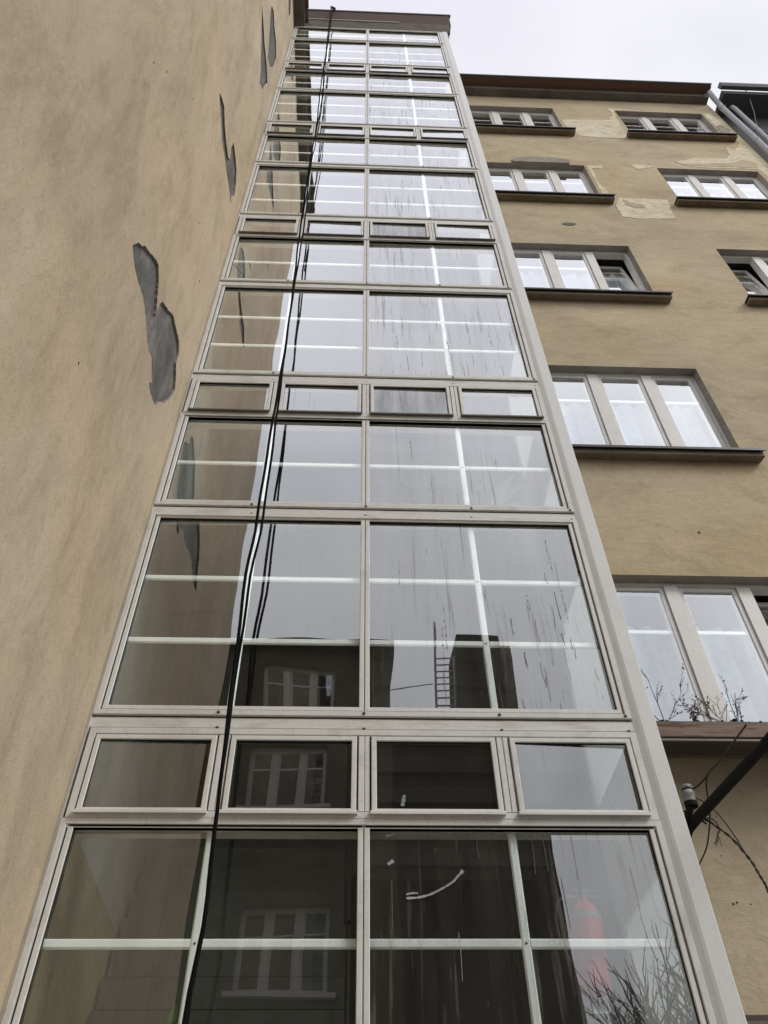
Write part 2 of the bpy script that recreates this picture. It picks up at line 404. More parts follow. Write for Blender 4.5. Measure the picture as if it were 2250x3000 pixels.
mb=MB(); mb.box(1.49,1.542,3.605,4.62,0,2.24); mb.build('side_panel',M['post'],tower)
# stairwell interior
mb=MB(); mb.box(-1.34,1.7,6.0,6.1,0,18.7); mb.build('back_wall',M['underside'],tower)
mb=MB(); mb.box(-1.40,-1.2975,3.60,6.0,0,18.7); mb.build('party_wall',M['inner'],tower)
mb=MB(); mb.face([(-1.290,3.60,1.5),(-1.290,3.60,3.40),(-1.290,3.744,3.40),(-1.290,4.877,3.348),(-1.290,5.09,3.3),(-1.290,5.486,3.08),(-1.290,5.6,1.5)]); mb.build('painted_dado',M['dado'],tower)
mb=MB(); mb.box(1.545,1.60,4.65,6.0,0,18.7); mb.build('inner_wall',M['inner'],tower)
for k in range(0,6):
    o=H*k
    mb=MB(); mb.box(-1.29,1.48,3.63,3.90,2.262+o,2.40+o); mb.build('window_ledge',M['underside'],tower)
    if k<5:
        mb=MB(); mb.box(-1.28,1.53,5.1,5.99,3.80+o,3.96+o); mb.build('landing',M['underside'],tower)
    mb=MB(); mb.box(-1.28,1.53,3.905,4.35,2.20+o,2.36+o); mb.build('landing',M['underside'],tower)
    # two flights
    for (x0,x1,za,zb) in ((-1.27,.02,2.28,3.88),(.14,1.48,5.38,3.88)):
        if k==5 or (k==4 and False): continue
        mb=MB(); mb.face([(x0,4.36,za-.12+o),(x1,4.36,za-.12+o),(x1,5.09,zb-.12+o),(x0,5.09,zb-.12+o)])
        n=9
        for i in range(n):
            ya=4.36+.73*i/n; yb=4.36+.73*(i+1)/n; z=za+(zb-za)*(i+.5)/n+o
            mb.box(x0,x1,ya,yb-.001,z-.15,z)
        mb.build('stair_flight',M['underside'],tower)
        hb=MB(); xr=x1-.02 if x0<0 else x0+.02
        hb.tube([(xr,4.36,za+.95+o),(xr,5.09,zb+.95+o)],.02,8)
        for i in range(5):
            t=i/4; hb.tube([(xr,4.36+.73*t,za+(zb-za)*t+.0+o),(xr,4.36+.73*t,za+(zb-za)*t+.95+o)],.008,6)
        hb.build('handrail',M['pole'],tower)
# tower roof edge: steep plaster frieze, then the red-brown soffit board, then the gutter
mb=MB(); mb.face([(-1.10,3.492,18.723),(1.60,3.492,18.723),(1.614,3.43,19.04),(-1.126,3.43,19.04)])
mb.face([(-1.126,3.43,19.04),(1.614,3.43,19.04),(1.614,6.2,19.04),(-1.126,6.2,19.04)]); mb.face([(1.60,3.492,18.723),(1.614,3.43,19.04),(1.614,6.2,19.04),(1.60,6.2,18.723)]); mb.face([(-1.3,3.6205,18.7225),(1.60,3.6205,18.7225),(1.60,6.2,18.7225),(-1.3,6.2,18.7225)]); mb.face([(-1.10,3.492,18.723),(1.60,3.492,18.723),(1.60,3.621,18.723),(-1.10,3.621,18.723)])
mb.build('frieze',M['slab'],tower)
mb=MB(); mb.prism([(3.60,19.045),(3.432,19.045),(3.392,19.60),(3.60,19.60)],-1.10,1.640); mb.build('soffit_board',M['redboard'],tower)
mb=MB(); mb.prism([(3.395,19.60),(3.378,19.605),(3.372,19.64),(3.378,19.68),(3.42,19.69),(3.42,19.602)],-1.11,1.672)
mb.box(1.642,1.660,3.40,6.2,19.58,19.68); mb.build('gutter',M['gutter'],tower)
mb=MB(); mb.prism([(3.428,19.03),(3.418,19.032),(3.416,19.06),(3.428,19.06)],-1.06,.66); mb.build('loose_lath',M['frameshade'],tower)
# ------------------------------------------------------------------ beige building on the left
lb=tag(empty('courtyard_building',(-1.29,1.5,0)),'building at left with scuffed beige rendered wall and peeled grey patches','building')
def par(o,p):  # parent keeping world coordinates (parents are only translated/rotated)
    o.parent=p; o.matrix_parent_inverse=Matrix.LocRotScale(p.location,p.rotation_euler,None).inverted(); return o
G=[[(2.035,6.035),(2.053,6.109),(2.076,6.176),(2.118,6.22),(2.151,6.295),(2.232,6.377),(2.327,6.487),(2.389,6.535),(2.462,6.479),(2.551,6.363),(2.61,6.269),(2.595,6.335),(2.606,6.453),(2.659,6.527),(2.746,6.601),(2.845,6.71),(2.959,6.737),(3.083,6.762),(3.142,6.7),(3.153,6.588),(3.233,6.511),(3.281,6.435),(3.245,6.287),(3.171,6.115),(3.079,5.996),(3.047,5.904),(2.976,5.872),(2.876,5.843),(2.85,5.87),(2.885,5.925),(2.751,6.012),(2.688,5.977),(2.59,5.995),(2.487,6.047),(2.369,6.066),(2.23,6.011),(2.141,6.002),(2.09,6.017)],
[(2.173,9.564),(2.22,9.647),(2.345,9.772),(2.478,9.704),(2.613,9.691),(2.789,9.737),(2.851,9.812),(2.79,9.961),(2.798,10.158),(2.925,10.197),(3.081,10.202),(3.177,10.085),(3.232,9.916),(3.196,9.781),(3.150,9.715),(3.21,9.63),(3.026,9.607),(2.888,9.551),(2.697,9.518),(2.573,9.458),(2.435,9.504),(2.26,9.527)],
[(2.208,13.476),(2.366,13.525),(2.632,13.536),(2.93,13.643),(3.137,13.623),(3.066,13.255),(3.057,12.999),(2.905,12.721),(2.799,12.914),(2.605,13.115),(2.369,13.32)],
[(2.439,14.744),(2.554,14.985),(2.743,14.964),(2.975,15.12),(3.154,15.011),(3.152,14.518),(3.065,14.107),(2.883,13.842),(2.753,14.097),(2.554,14.37),(2.466,14.515)],
[(2.843,17.745),(2.916,18.168),(3.139,17.949),(3.127,17.584),(2.982,17.576)]]
Gr=[ragged(g,.018,.0055,i) for i,g in enumerate(G)]
XW=-1.298
# pits: small chips of missing render
rnd=random.Random(3); chips=[]
for i in range(22):
    cy=rnd.uniform(.9,3.42); cz=rnd.uniform(3,18); s=rnd.uniform(.003,.009)
    if any(min(p[0] for p in g)-.1<cy<max(p[0] for p in g)+.1 and min(p[1] for p in g)-.1<cz<max(p[1] for p in g)+.1 for g in G): continue
    chips.append([(cy+s*math.cos(a)*rnd.uniform(.6,1.3),cz+s*1.8*math.sin(a)*rnd.uniform(.6,1.3)) for a in [j*math.pi/3 for j in range(6)]])
allh=Gr+chips
t3=lambda a,b,d:(XW-d,a,b)
mb=wall_with_holes([(.32,0),(3.62,0),(3.62,18.72),(.32,18.72)],allh,[.018]*len(Gr)+[.01]*len(chips),t3,0)
mb.face([(XW,.32,0),(XW,.32,18.72),(-9,.32,18.72),(-9,.32,0)],0)
mb.face([(-9,.32,0),(-9,.32,18.72),(-9,9,18.72),(-9,9,0)],0)
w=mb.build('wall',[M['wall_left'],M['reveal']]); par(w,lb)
for g in Gr:
    o=polyfill(g,t3,.018).build('bare_patch',M['patch']); par(o,lb)
mb=MB()
for c in chips:
    mb.face([t3(a,b,.010) for a,b in c])
o=mb.build('chipped_spot',M['soil']); par(o,lb)
mb=MB()
ck=[(1.518, 9.685), (1.583, 9.684), (1.659, 9.7), (1.749, 9.707), (1.851, 9.72), (1.924, 9.704), (2.009, 9.667), (2.176, 9.635)]
for i in range(len(ck)-1):
    a,b=ck[i],ck[i+1]; n=6
    for j in range(n):
        if i!=2 and i!=3 and random.random()<.6: continue
        t0,t1=j/n,(j+.9)/n; w=random.uniform(.002,.005)
        p0=(a[0]+(b[0]-a[0])*t0,a[1]+(b[1]-a[1])*t0); p1=(a[0]+(b[0]-a[0])*t1,a[1]+(b[1]-a[1])*t1)
        mb.face([(XW+.002,p0[0]-w,p0[1]),(XW+.002,p0[0]+w,p0[1]),(XW+.002,p1[0]+w,p1[1]),(XW+.002,p1[0]-w,p1[1])])
par(mb.build('hairline_crack',M['soil']),lb)
# cornice of left building, running towards the courtyard mouth
mb=MB(); mb.box(-1.5,-1.106,.12,3.62,18.722,18.86); par(mb.build('cornice',M['slab']),lb)
mb=MB(); mb.box(-1.5,-1.047,.07,3.22,18.861,18.905); par(mb.build('soffit_board',M['redsoffit']),lb)
mb=MB(); mb.box(-1.046,-1.030,.05,3.215,18.866,18.945); par(mb.build('gutter',M['gutter']),lb)
mb=MB(); mb.face([(-9,.0,18.91),(-1.04,.0,18.91),(-1.04,3.6,18.91),(-4,3.6,21),(-9,3.6,21)]); par(mb.build('roof',M['rooflight']),lb)
# ------------------------------------------------------------------ casement windows
def casement(parent,x0,x1,z0,z1,y,tilt={},gm=None,detail=True,curtain=False,sill=True):
    """three-light window in an opening whose frame plane is y (faces -y)."""
    gm=gm or M['glass_win']
    yf=y
    mb=MB(); mb.ring(x0-.01,x1+.01,z0-.01,z1+.01,[(0,yf+.09),(0,yf),(.045,yf),(.045,yf+.02),(.045,yf+.09)])
    n1=(x0+.52,x0+.63); n2=(x0+1.115,x0+1.225)
    s=(x1-x0)/1.714
    n1=(x0+.52*s,x0+.63*s); n2=(x0+1.115*s,x0+1.225*s)
    for a,b in (n1,n2): mb.box(a,b,yf-.012,yf+.085,z0+.036,z1-.036)
    w=mb.build('window',M['sash'],parent)
    lights=((x0+.037,n1[0]-.001),(n1[1]+.001,n2[0]-.001),(n2[1]+.001,x1-.037))
    for i,(a,b) in enumerate(lights):
        t=tilt.get(i,0)
        za,zb=z0+.037,z1-.037
        org=((a+b)/2,yf+.03,za)
        mb=MB(); mb.ring(a,b,za,zb,[(0,yf+.075),(0,yf+.010),(.006,yf+.004),(.036,yf+.004),(.042,yf+.010),(.042,yf+.075)])
        mb2=mb.build('sash',M['sash'],w,origin=org); mb2.rotation_euler=(R(t),0,0)
        g=MB(); g.box(a+.038,b-.038,yf+.014,yf+.019,za+.038,zb-.038,1,front=0)
        go=g.build('pane',[gm,M['glass_in']],w,origin=org); go.rotation_euler=(R(t+random.uniform(-.15,.15)),0,R(random.uniform(-.3,.3)))
        bz=z0+(z1-z0)*.69
        h=MB(); h.prism([(yf+.045,bz-.015),(yf+.027,bz-.015),(yf+.027,bz+.015),(yf+.045,bz+.015)],a+.042,b-.042)
        ho=h.build('glazing_bar',M['bar'],w,origin=org); ho.rotation_euler=(R(t),0,0)
    if curtain:
        mb=MB(); n=90
        for j in range(n):
            xa=x0+.06+(x1-x0-.12)*j/n; xb=x0+.06+(x1-x0-.12)*(j+1)/n
            f=lambda x:yf+.20+.022*math.sin(x*34)+.012*math.sin(x*61+1)
            mb.face([(xa,f(xa),z0+.05),(xb,f(xb),z0+.05),(xb,f(xb),z1-.30),(xa,f(xa),z1-.30)])
        mb.build('curtain',M['curtain'],w)
    # dark room behind
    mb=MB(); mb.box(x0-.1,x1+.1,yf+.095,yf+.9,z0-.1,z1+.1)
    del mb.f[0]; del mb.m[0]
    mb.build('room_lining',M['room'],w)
    return w
def sill(parent,x0,x1,z,yw,broken=False):
    """plaster sill with thin dark metal flashing; z = front top edge, yw = wall face"""
    mb=MB(); mb.prism([(yw-.002,z-.055),(yw-.100,z-.082),(yw-.106,z-.076),(yw-.106,z-.018),(yw-.002,z-.004)],x0+.012,x1-.012)
    s=mb.build('sill',M['wallsill'],parent,bevel=.004)
    mb=MB(); mb.prism([(yw+.12,z+.03),(yw-.135,z),(yw-.140,z-.004),(yw-.140,z-.034),(yw-.134,z-.037),(yw-.131,z-.032),(yw-.131,z-.006),(yw+.12,z+.022)],x0,x1)
    f=mb.build('sill_flashing',M['brownmetal'],s)
    return s
M['wallsill']=plaster('brown_sill_render',(.19,.155,.11),(.14,.115,.08),(.24,.195,.14),(1,1,1),True,3)
# ------------------------------------------------------------------ ochre building behind, right of the tower
YW=4.639
fb=tag(empty('ochre_building',(4.3,YW,0)),'ochre rendered building right of the tower with three-light windows and flaking plaster','building')
cols=((1.971,3.685),(4.907,6.621))
holes=[]
for r in range(-2,4):
    for (a,b) in cols:
        z1=9.083+H*r; z0=7.53+H*r
        holes.append([(a,z0),(b,z0),(b,z1),(a,z1)])
t3f=lambda a,b,d:(a,YW+d,b)
mb=wall_with_holes([(1.552,0),(6.95,0),(6.95,19.02),(1.552,19.02)],holes,[.16]*len(holes),t3f,0)
mb.face([(6.95,YW,0),(6.95,YW,19.02),(6.95,5.4,19.02),(6.95,5.4,0)],0)
mb.face([(1.9,4.9,2.1),(6.9,4.9,2.1),(6.9,4.9,2.1)],0) if False else None
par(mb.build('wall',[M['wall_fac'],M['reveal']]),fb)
for r in range(-2,4):
    for ci,(a,b) in enumerate(cols):
        z1=9.083+H*r; z0=7.53+H*r
        tilt={}
        if r==1 and ci==0: tilt={2:-7}
        if r==1 and ci==1: tilt={0:-7}
        if r==-1 and ci==0: tilt={2:-6}
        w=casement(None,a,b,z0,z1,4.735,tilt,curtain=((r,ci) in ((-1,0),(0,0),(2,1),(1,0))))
        par(w,fb)
        s=sill(None,a-.145,b+.135,7.506+H*r,YW); par(s,fb)
P={'a':[(4.778,18.477),(5.414,18.466),(5.46,18.425),(4.93,18.42),(4.885,18.36),(4.862,18.252),(4.808,17.446),(4.802,17.111),(4.78,16.721),(4.196,16.723),(3.924,16.778),(3.761,17.052),(3.758,17.328),(3.731,17.691),(4.411,17.746),(4.679,17.776),(4.712,17.957),(4.776,17.988),(4.823,18.248)],
'b':[(6.653,18.391),(6.754,18.402),(6.905,18.032),(6.93,17.694),(6.935,16.921),(6.935,16.404),(6.935,15.723),(6.93,14.30),(6.681,14.45),(6.69,15.268),(6.654,15.356),(6.304,15.387),(5.897,15.367),(5.509,15.403),(5.297,15.595),(5.738,15.827),(6.292,15.853),(6.40,16.051),(6.454,16.442),(6.60,16.322),(6.784,16.682),(6.86,17.091),(6.68,17.284)],
'c':[(3.953,13.90),(4.70,13.90),(4.672,13.656),(4.633,13.173),(4.075,13.129),(3.843,13.188),(3.833,13.587)],
'd':[(4.514,15.408),(4.86,15.389),(4.86,15.31),(4.556,15.176),(4.524,15.245)],
'e':[(3.721,15.277),(3.989,15.303),(3.955,15.146),(3.801,15.159),(3.765,14.526),(3.842,14.166),(3.824,14.014),(3.721,14.005),(3.735,14.69)]}
for i,(k,g) in enumerate(P.items()):
    rg=ragged(g,.025,.012,40+i)
    if k=='b': rg=[(min(a,6.94),b) for a,b in rg]
    top=polyfill(rg,t3f,-.005)
    for j in range(len(rg)):
        p_,q_=rg[j],rg[(j+1)%len(rg)]
        top.face([t3f(*p_,-.005),t3f(*q_,-.005),t3f(*q_,.003),t3f(*p_,.003)])
    par(top.build('repair_patch',M['pale']),fb)
# crumbled lintel plaster over a window: a shallow hollow lip
lg=[(2.483,15.367),(2.58,15.44),(2.68,15.488),(2.88,15.53),(3.084,15.537),(3.28,15.52),(3.437,15.46),(3.467,15.38),(3.44,15.289),(3.1,15.289),(2.7,15.289),(2.50,15.289)]
lg=[(a,max(b,15.288)) for a,b in ragged(lg,.05,.008,9)]
top=polyfill(lg,t3f,-.030)
rg=lg
for j in range(len(rg)):
    p_,q_=rg[j],rg[(j+1)%len(rg)]; top.face([t3f(*p_,-.030),t3f(*q_,-.030),t3f(*q_,.003),t3f(*p_,.003)])
par(top.build('cracked_plaster_lip',M['reveal']),fb)
for i,(g,mm) in enumerate(([[(2.875,12.869),(2.995,12.90),(3.102,12.873),(3.046,12.82),(2.934,12.82)],M['patch']],
        [[(6.66,17.60),(6.78,17.72),(6.86,17.45),(6.80,17.20),(6.67,17.25)],M['reveal']],
        [[(5.40,15.50),(6.0,15.60),(6.30,15.63),(6.55,15.80),(6.75,15.66),(6.66,15.42),(6.2,15.44),(5.6,15.44)],M['wallsill2'] if 'wallsill2' in M else M['wall_fac']],
        [[(4.00,13.86),(4.10,13.72),(4.30,13.66),(4.27,13.56),(4.12,13.52),(4.0,13.62)],M['wall_fac']])):
    par(polyfill(ragged(g,.04,.010,80+i),t3f,-.009).build('flaked_spot',mm),fb)
mb=MB(); rnd=random.Random(17)
for i in range(40):
    x=rnd.uniform(1.7,3.0); z=rnd.uniform(2.9,4.1); q_=rnd.uniform(.002,.007)
    if i%4==0: x=rnd.uniform(2,6.8); z=rnd.choice((4.6,10.5,13.4,16.4))+rnd.uniform(1.6,2.3); q_*=1.8
    mb.face([(x+q_*math.cos(j*1.05)*rnd.uniform(.5,1.4),YW-.002,z+q_*math.sin(j*1.05)*rnd.uniform(.5,1.6)) for j in range(6)])
par(mb.build('chipped_spot',M['soil']),fb)
mb=MB(); mb.box(1.60,6.93,4.489,5.4,19.014,19.15); par(mb.build('cornice',M['slab']),fb)
mb=MB(); mb.prism([(4.487,19.152),(4.315,19.165),(4.315,19.19),(4.487,19.19)],1.60,6.955); par(mb.build('soffit_board',M['redsoffit']),fb)
mb=MB(); mb.prism([(4.314,19.160),(4.292,19.165),(4.285,19.19),(4.292,19.225),(4.33,19.24),(4.33,19.191),(4.314,19.191)],1.60,6.97); mb.box(6.957,6.972,4.33,5.4,19.155,19.24); par(mb.build('gutter',M['gutter']),fb)
mb=MB(); mb.face([(1.6,4.33,19.242),(6.96,4.33,19.242),(6.96,9,21.5),(1.6,9,21.5)]); par(mb.build('roof',M['rooflight']),fb)
# downpipe of the ochre building
mb=MB(); mb.tube([(6.90,4.40,19.0),(6.94,4.45,18.85),(7.035,4.53,18.66),(7.035,4.54,18.5),(7.035,4.54,.2)],.050,14)
dp=mb.build('downpipe',M['zinc'],None,smooth=True); par(dp,fb)
for z in (18.45,16.55,13.6,10.6,7.6,4.6):
    mb=MB(); mb.lathe([(.053,-.02),(.058,-.012),(.058,.012),(.053,.02)],(7.035,4.54,z),(0,0,1),14); o=mb.build('pipe_collar',M['zinc']); o.parent=dp
# ------------------------------------------------------------------ charcoal neighbour
nb=tag(empty('charcoal_building',(8,4.8,0)),'dark charcoal rendered building at the right edge behind two downpipes','building')
mb=MB(); mb.face([(7.20,4.80,0),(12,4.80,0),(12,4.80,18.8),(7.20,4.80,18.8)]); mb.face([(7.20,4.80,0),(7.20,5.6,0),(7.20,5.6,18.8),(7.20,4.80,18.8)])
mb.face([(6.95,5.4,0),(7.2,5.4,0),(7.2,5.4,18.8),(6.95,5.4,18.8)]); par(mb.build('wall',M['neigh']),nb)
mb=MB(); mb.box(7.12,12,4.36,5.6,18.80,18.97); par(mb.build('eave',M['gasket_shadow2'] if 'gasket_shadow2' in M else M['neigh']),nb)
mb=MB(); mb.prism([(4.34,18.96),(4.27,18.98),(4.24,19.05),(4.25,19.14),(4.36,19.15)],7.10,12); par(mb.build('gutter',M['gutter']),nb)
mb=MB(); mb.tube([(7.30,4.62,18.72),(7.29,4.56,18.62),(7.275,4.54,18.45),(7.25,4.54,14.0),(7.25,4.54,.2)],.042,14); dp2=mb.build('downpipe',M['zinc'],None,smooth=True); par(dp2,nb)
for z in (17.2,14.6,11.6,8.6):
    mb=MB(); mb.lathe([(.045,-.015),(.048,0),(.045,.015)],(7.262,4.54,z),(0,0,1),14); o=mb.build('pipe_collar',M['zinc']); o.parent=dp2
mb=MB(); mb.tube([(7.55,4.26,19.15),(7.66,4.40,18.9),(7.70,4.60,18.5),(7.72,4.79,18.2),(7.9,4.785,17.6),(8.3,4.785,16.2)],.008,6); tag(mb.build('lightning_wire',M['zinc']),'thin pale wire drooping from the charcoal building gutter','wire')
# ------------------------------------------------------------------ black cables down the glass
CX=[(.3,-.56),(2.56,-.562),(2.85,-.548),(3.15,-.555),(3.5,-.566),(4.19,-.574),(4.62,-.579),(5.04,-.561),(5.65,-.56),(6.3,-.557),(6.84,-.554),(9.42,-.569),(10.88,-.582),(12.4,-.565),(15.54,-.591),(18.97,-.606),(19.7,-.585)]
def cable(r,label,z0,z1,sep,dy=0):
    pts=[]; n=170
    for i in range(n+1):
        z=z0+(z1-z0)*i/n
        for a,b in zip(CX,CX[1:]):
            if a[0]<=z<=b[0]: t=(z-a[0])/(b[0]-a[0]); t=t*t*(3-2*t); x=a[1]*(1-t)+b[1]*t; break
        yy=3.25+(.115*((z-12)/7.6)**2 if z>12 else 0); pts.append(((x+sep(z)+.002*math.sin(z*9+r*900))*yy/3.25,yy+dy+.012*math.sin(z*.8),z))
    mb=MB(); mb.tube(pts,r,8)
    return tag(mb.build('hanging_cable',M['cable'],smooth=True),label,'cable','black cables hanging down the stair tower')
cable(.0088,'thicker black cable hanging from the tower gutter in front of the glass',.3,19.64,lambda z:-.006-.006*math.sin(z*1.5))
cable(.0078,'thinner black cable twisted beside the thick one, second strand down the glass',.3,19.64,lambda z:.009+.010*math.sin(z*1.5),.012)
cable(.006,'short thin black cable hanging only beside the upper storeys of the tower',9.4,19.64,lambda z:.022*min(1,(z-9.4)/5)+.018*math.sin((z-9.4)*.55),-.02)
mb=MB()
for i in range(16):
    a=random.uniform(0,6.28); c=Vector((-.604,3.360,19.66)); d=Vector((math.cos(a)*.05,random.uniform(-.05,.03),math.sin(a)*.035))
    mb.tube([c-d,c+Vector((random.uniform(-.03,.03),-.02,random.uniform(-.02,.03))),c+d],.008,6)
tag(mb.build('cable_knot',M['gutter']),'dark tangled knot tying the cables at the tower gutter','knot')
# ------------------------------------------------------------------ planter with weeds under the lowest whole window
pl=tag(empty('window_planter',(2.9,4.4,4.3)),'weathered wooden window planter hooked on the lowest right window sill','planter')
mb=MB(); mb.box(1.80,3.95,4.285,4.305,4.292,4.392,0); mb.box(1.80,3.95,4.462,4.482,4.30,4.415); mb.box(1.80,1.82,4.306,4.461,4.295,4.392); mb.box(3.93,3.95,4.306,4.461,4.295,4.392); par(mb.build('planter_box',M['wood'],bevel=.003),pl)
mb=MB(); mb.box(1.80,3.95,4.306,4.484,4.280,4.291); par(mb.build('bottom_board',M['brownmetal']),pl)
mb=MB(); mb.box(1.80,3.95,4.288,4.302,4.266,4.279); par(mb.build('lower_rail',M['drip']),pl)
mb=MB(); mb.box(1.822,3.928,4.307,4.460,4.34,4.415); par(mb.build('liner',M['brownmetal']),pl)
sb=MB()
for i in range(260):
    x=random.uniform(1.85,3.9); y=random.uniform(4.31,4.45); z=4.415+random.uniform(-.004,.012); s=random.uniform(.006,.018)
    sb.lathe([(s*.3,-s*.4),(s,0),(s*.4,s*.5)],(x,y,z),(random.uniform(-1,1),random.uniform(-1,1),1),5)
par(sb.build('soil',M['soil']),pl)
def weed(base,h,seed,label,green=False,lean=0):
    rnd=random.Random(seed); st=MB(); lf=MB()
    def leafq(p,s):
        a=rnd.uniform(0,6.28); b=rnd.uniform(-.9,.9)
        u=Vector((math.cos(a)*math.cos(b),math.sin(a)*math.cos(b),math.sin(b))); v=u.orthogonal().normalized()*.45
        p=Vector(p); lf.face([p,p+u*s*.5+v*s*.7,p+u*s,p+u*s*.5-v*s*.7])
    def grow(p,d,L,r,lev):
        pts=[Vector(p)]; n=5
        for i in range(n):
            d=(d+Vector((rnd.uniform(-.28,.28),rnd.uniform(-.2,.2),rnd.uniform(-.12,.16)))).normalized()
            pts.append(pts[-1]+d*L/n)
            if lev<2 and rnd.random()<.5:
                sd=(d+Vector((rnd.uniform(-1,1),rnd.uniform(-.5,.5),rnd.uniform(-.2,.6)))).normalized()
                grow(pts[-1],sd,L*rnd.uniform(.35,.6),r*.65,lev+1)
            if rnd.random()<(.65 if lev else .3):
                for _ in range(2): leafq(pts[-1],rnd.uniform(.012,.024) if not green else rnd.uniform(.03,.05))
        st.tube(pts,[r*(1-.6*i/n) for i in range(n+1)],5)
    for _ in range(3 if not green else 5):
        grow(base,Vector((rnd.uniform(-.6,.6)+lean,rnd.uniform(-.2,.1),1)).normalized(),h*rnd.uniform(.6,1),.0035,0)
    e=tag(empty('dry_weed' if not green else 'green_weed',base),label,'weed','weeds growing in the window planter')
    par(st.build('stem',M['twig'] if not green else M['leaf']),e); par(lf.build('leaves',M['dryleaf'] if not green else M['leaf']),e)
weed((2.00,4.38,4.41),.42,1,'tallest dry weed at the left end of the wooden planter')
weed((2.17,4.38,4.41),.20,2,'small reddish dry weed second from the left in the planter',lean=.3)
weed((2.42,4.38,4.41),.32,3,'spreading dry weed leaning left before the first window mullion',lean=-.7)
weed((2.47,4.38,4.41),.30,4,'bushy dry weed just right of the first window mullion',lean=.5)
weed((2.78,4.38,4.41),.26,5,'low dry weed in the middle of the planter below the second pane',lean=.2)
weed((2.92,4.38,4.41),.22,6,'dry weed leaning right beside the green weed',lean=.5)
weed((3.06,4.38,4.41),.17,7,'green leafy weed near the right edge of the picture',True)
# ------------------------------------------------------------------ bracket with insulator, and its wires
br=tag(empty('bracket_arm',(1.956,4.6,3.77)),'black iron bracket arm reaching out from behind the corner post','bracket')
mb=MB(); mb.tube([(1.90,4.638,3.70),(1.95,4.45,3.765),(1.966,4.3,3.765),(2.008,3.45,3.697),(2.03,2.9,3.66)],[.033,.031,.030,.027,.027],10); par(mb.build('arm',M['pole'],smooth=True),br)
mb=MB(); mb.box(1.84,1.96,4.60,4.638,3.58,3.86); mb.tube([(1.90,4.6,3.62),(1.93,4.40,3.70),(1.955,4.30,3.76)],.016,8)
mb.tube([(1.90,4.35,3.74),(1.93,4.32,3.79),(1.953,4.30,3.83),(1.964,4.30,3.86)],.020,8)
mb.tube([(1.85,4.36,3.745),(1.862,4.34,3.80),(1.885,4.32,3.823),(1.925,4.31,3.818)],.006,6)
mb.tube([(1.955,4.30,3.78),(1.99,4.29,3.80),(2.01,4.28,3.79)],.012,6); mb.tube([(2.0,4.28,3.76),(2.025,4.28,3.745)],.006,6); mb.tube([(1.99,4.28,3.75),(2.01,4.28,3.728)],.006,6)
par(mb.build('mounting_clamp',M['pole']),br)
mb=MB(); mb.lathe([(.018,-.020),(.034,-.012),(.036,0),(.032,.020),(.034,.035),(.037,.05),(.037,.075),(.029,.080),(.029,.088),(.035,.094),(.030,.112),(.012,.12)],(1.966,4.3,3.858),(.03,0,1),18); par(mb.build('insulator',M['porcelain'],smooth=True),br)
mb=MB(); mb.lathe([(.020,-.03),(.037,-.022),(.0385,.006),(.030,.007)],(1.966,4.3,3.862),(.03,0,1),18); par(mb.build('insulator_cup',M['pole']),br)
mb=MB(); mb.lathe([(.031,.078),(.0335,.082),(.0335,.088),(.031,.09)],(1.966,4.3,3.858),(.03,0,1),14); par(mb.build('binding_wire',M['pole']),br)
def spl(pts,n=6):
    out=[]; P_=[Vector(p) for p in pts]
    for i in range(len(P_)-1):
        p0=P_[max(i-1,0)];p1=P_[i];p2=P_[i+1];p3=P_[min(i+2,len(P_)-1)]
        for j in range(n):
            t=j/n; out.append(.5*((2*p1)+(-p0+p2)*t+(2*p0-5*p1+4*p2-p3)*t*t+(-p0+3*p1-3*p2+p3)*t**3))
    out.append(P_[-1]); return out
def wire(pts,r,label,twist=False):
    s=spl(pts); mb=MB()
    if twist:
        for ph in (0,math.pi):
            mb.tube([p+Vector((math.cos(i*.9+ph)*r*.9,math.sin(i*.9+ph)*r*.9,0)) for i,p in enumerate(s)],r*.8,6)
    else: mb.tube(s,r,6)
    return tag(mb.build('wire',M['wire'],smooth=True),label,'wire','loose black wires around the bracket arm')
wire([(1.90,3.3,3.74),(1.947,3.6,3.808),(1.972,3.7,3.84),(1.985,3.85,3.863),(1.992,4.0,3.894),(2.008,4.1,3.913),(2.006,4.24,3.935),(1.985,4.3,3.945)],.005,'black wire running from the upper right down to the insulator neck')
wire([(2.009,4.08,3.913),(2.006,4.12,3.883),(2.019,4.18,3.833),(2.031,4.24,3.776),(2.023,4.3,3.704),(2.024,4.4,3.652),(2.012,4.5,3.619),(2.028,4.636,3.623)],.0045,'black wire dropping nearly straight behind the arm to the wall')
wire([(1.985,4.3,3.90),(2.020,4.3,3.888),(2.049,4.3,3.866),(2.097,4.3,3.814),(2.135,4.3,3.733),(2.16,4.3,3.662),(2.178,4.3,3.592),(2.196,4.3,3.544)],.004,'thin black wire from the insulator waist curving down to the right')
wire([(1.986,4.36,3.80),(2.047,4.36,3.8),(2.069,4.3,3.726),(2.132,4.3,3.662),(2.175,4.3,3.585),(2.204,4.3,3.52),(2.219,4.3,3.456),(2.233,4.3,3.404),(2.234,4.3,3.365),(2.246,4.3,3.295),(2.27,4.4,3.1),(2.3,4.60,2.9)],.005,'twisted pair of black wires sagging down to the right edge',True)
e=wire([(2.02,4.34,3.80),(2.043,4.35,3.798),(2.085,4.35,3.795),(2.105,4.35,3.765),(2.107,4.35,3.729),(2.085,4.35,3.70)],.004,'short cut wire with a frayed end under the arm')
mb=MB()
for i in range(14):
    mb.tube([(2.088,4.35,3.705),(2.08+random.uniform(-.014,.012),4.35+random.uniform(-.01,.01),3.675),(2.07+random.uniform(-.022,.018),4.35,3.64+random.uniform(-.012,.012))],.0009,4)
mb.build('frayed_end',M['wire'],e)
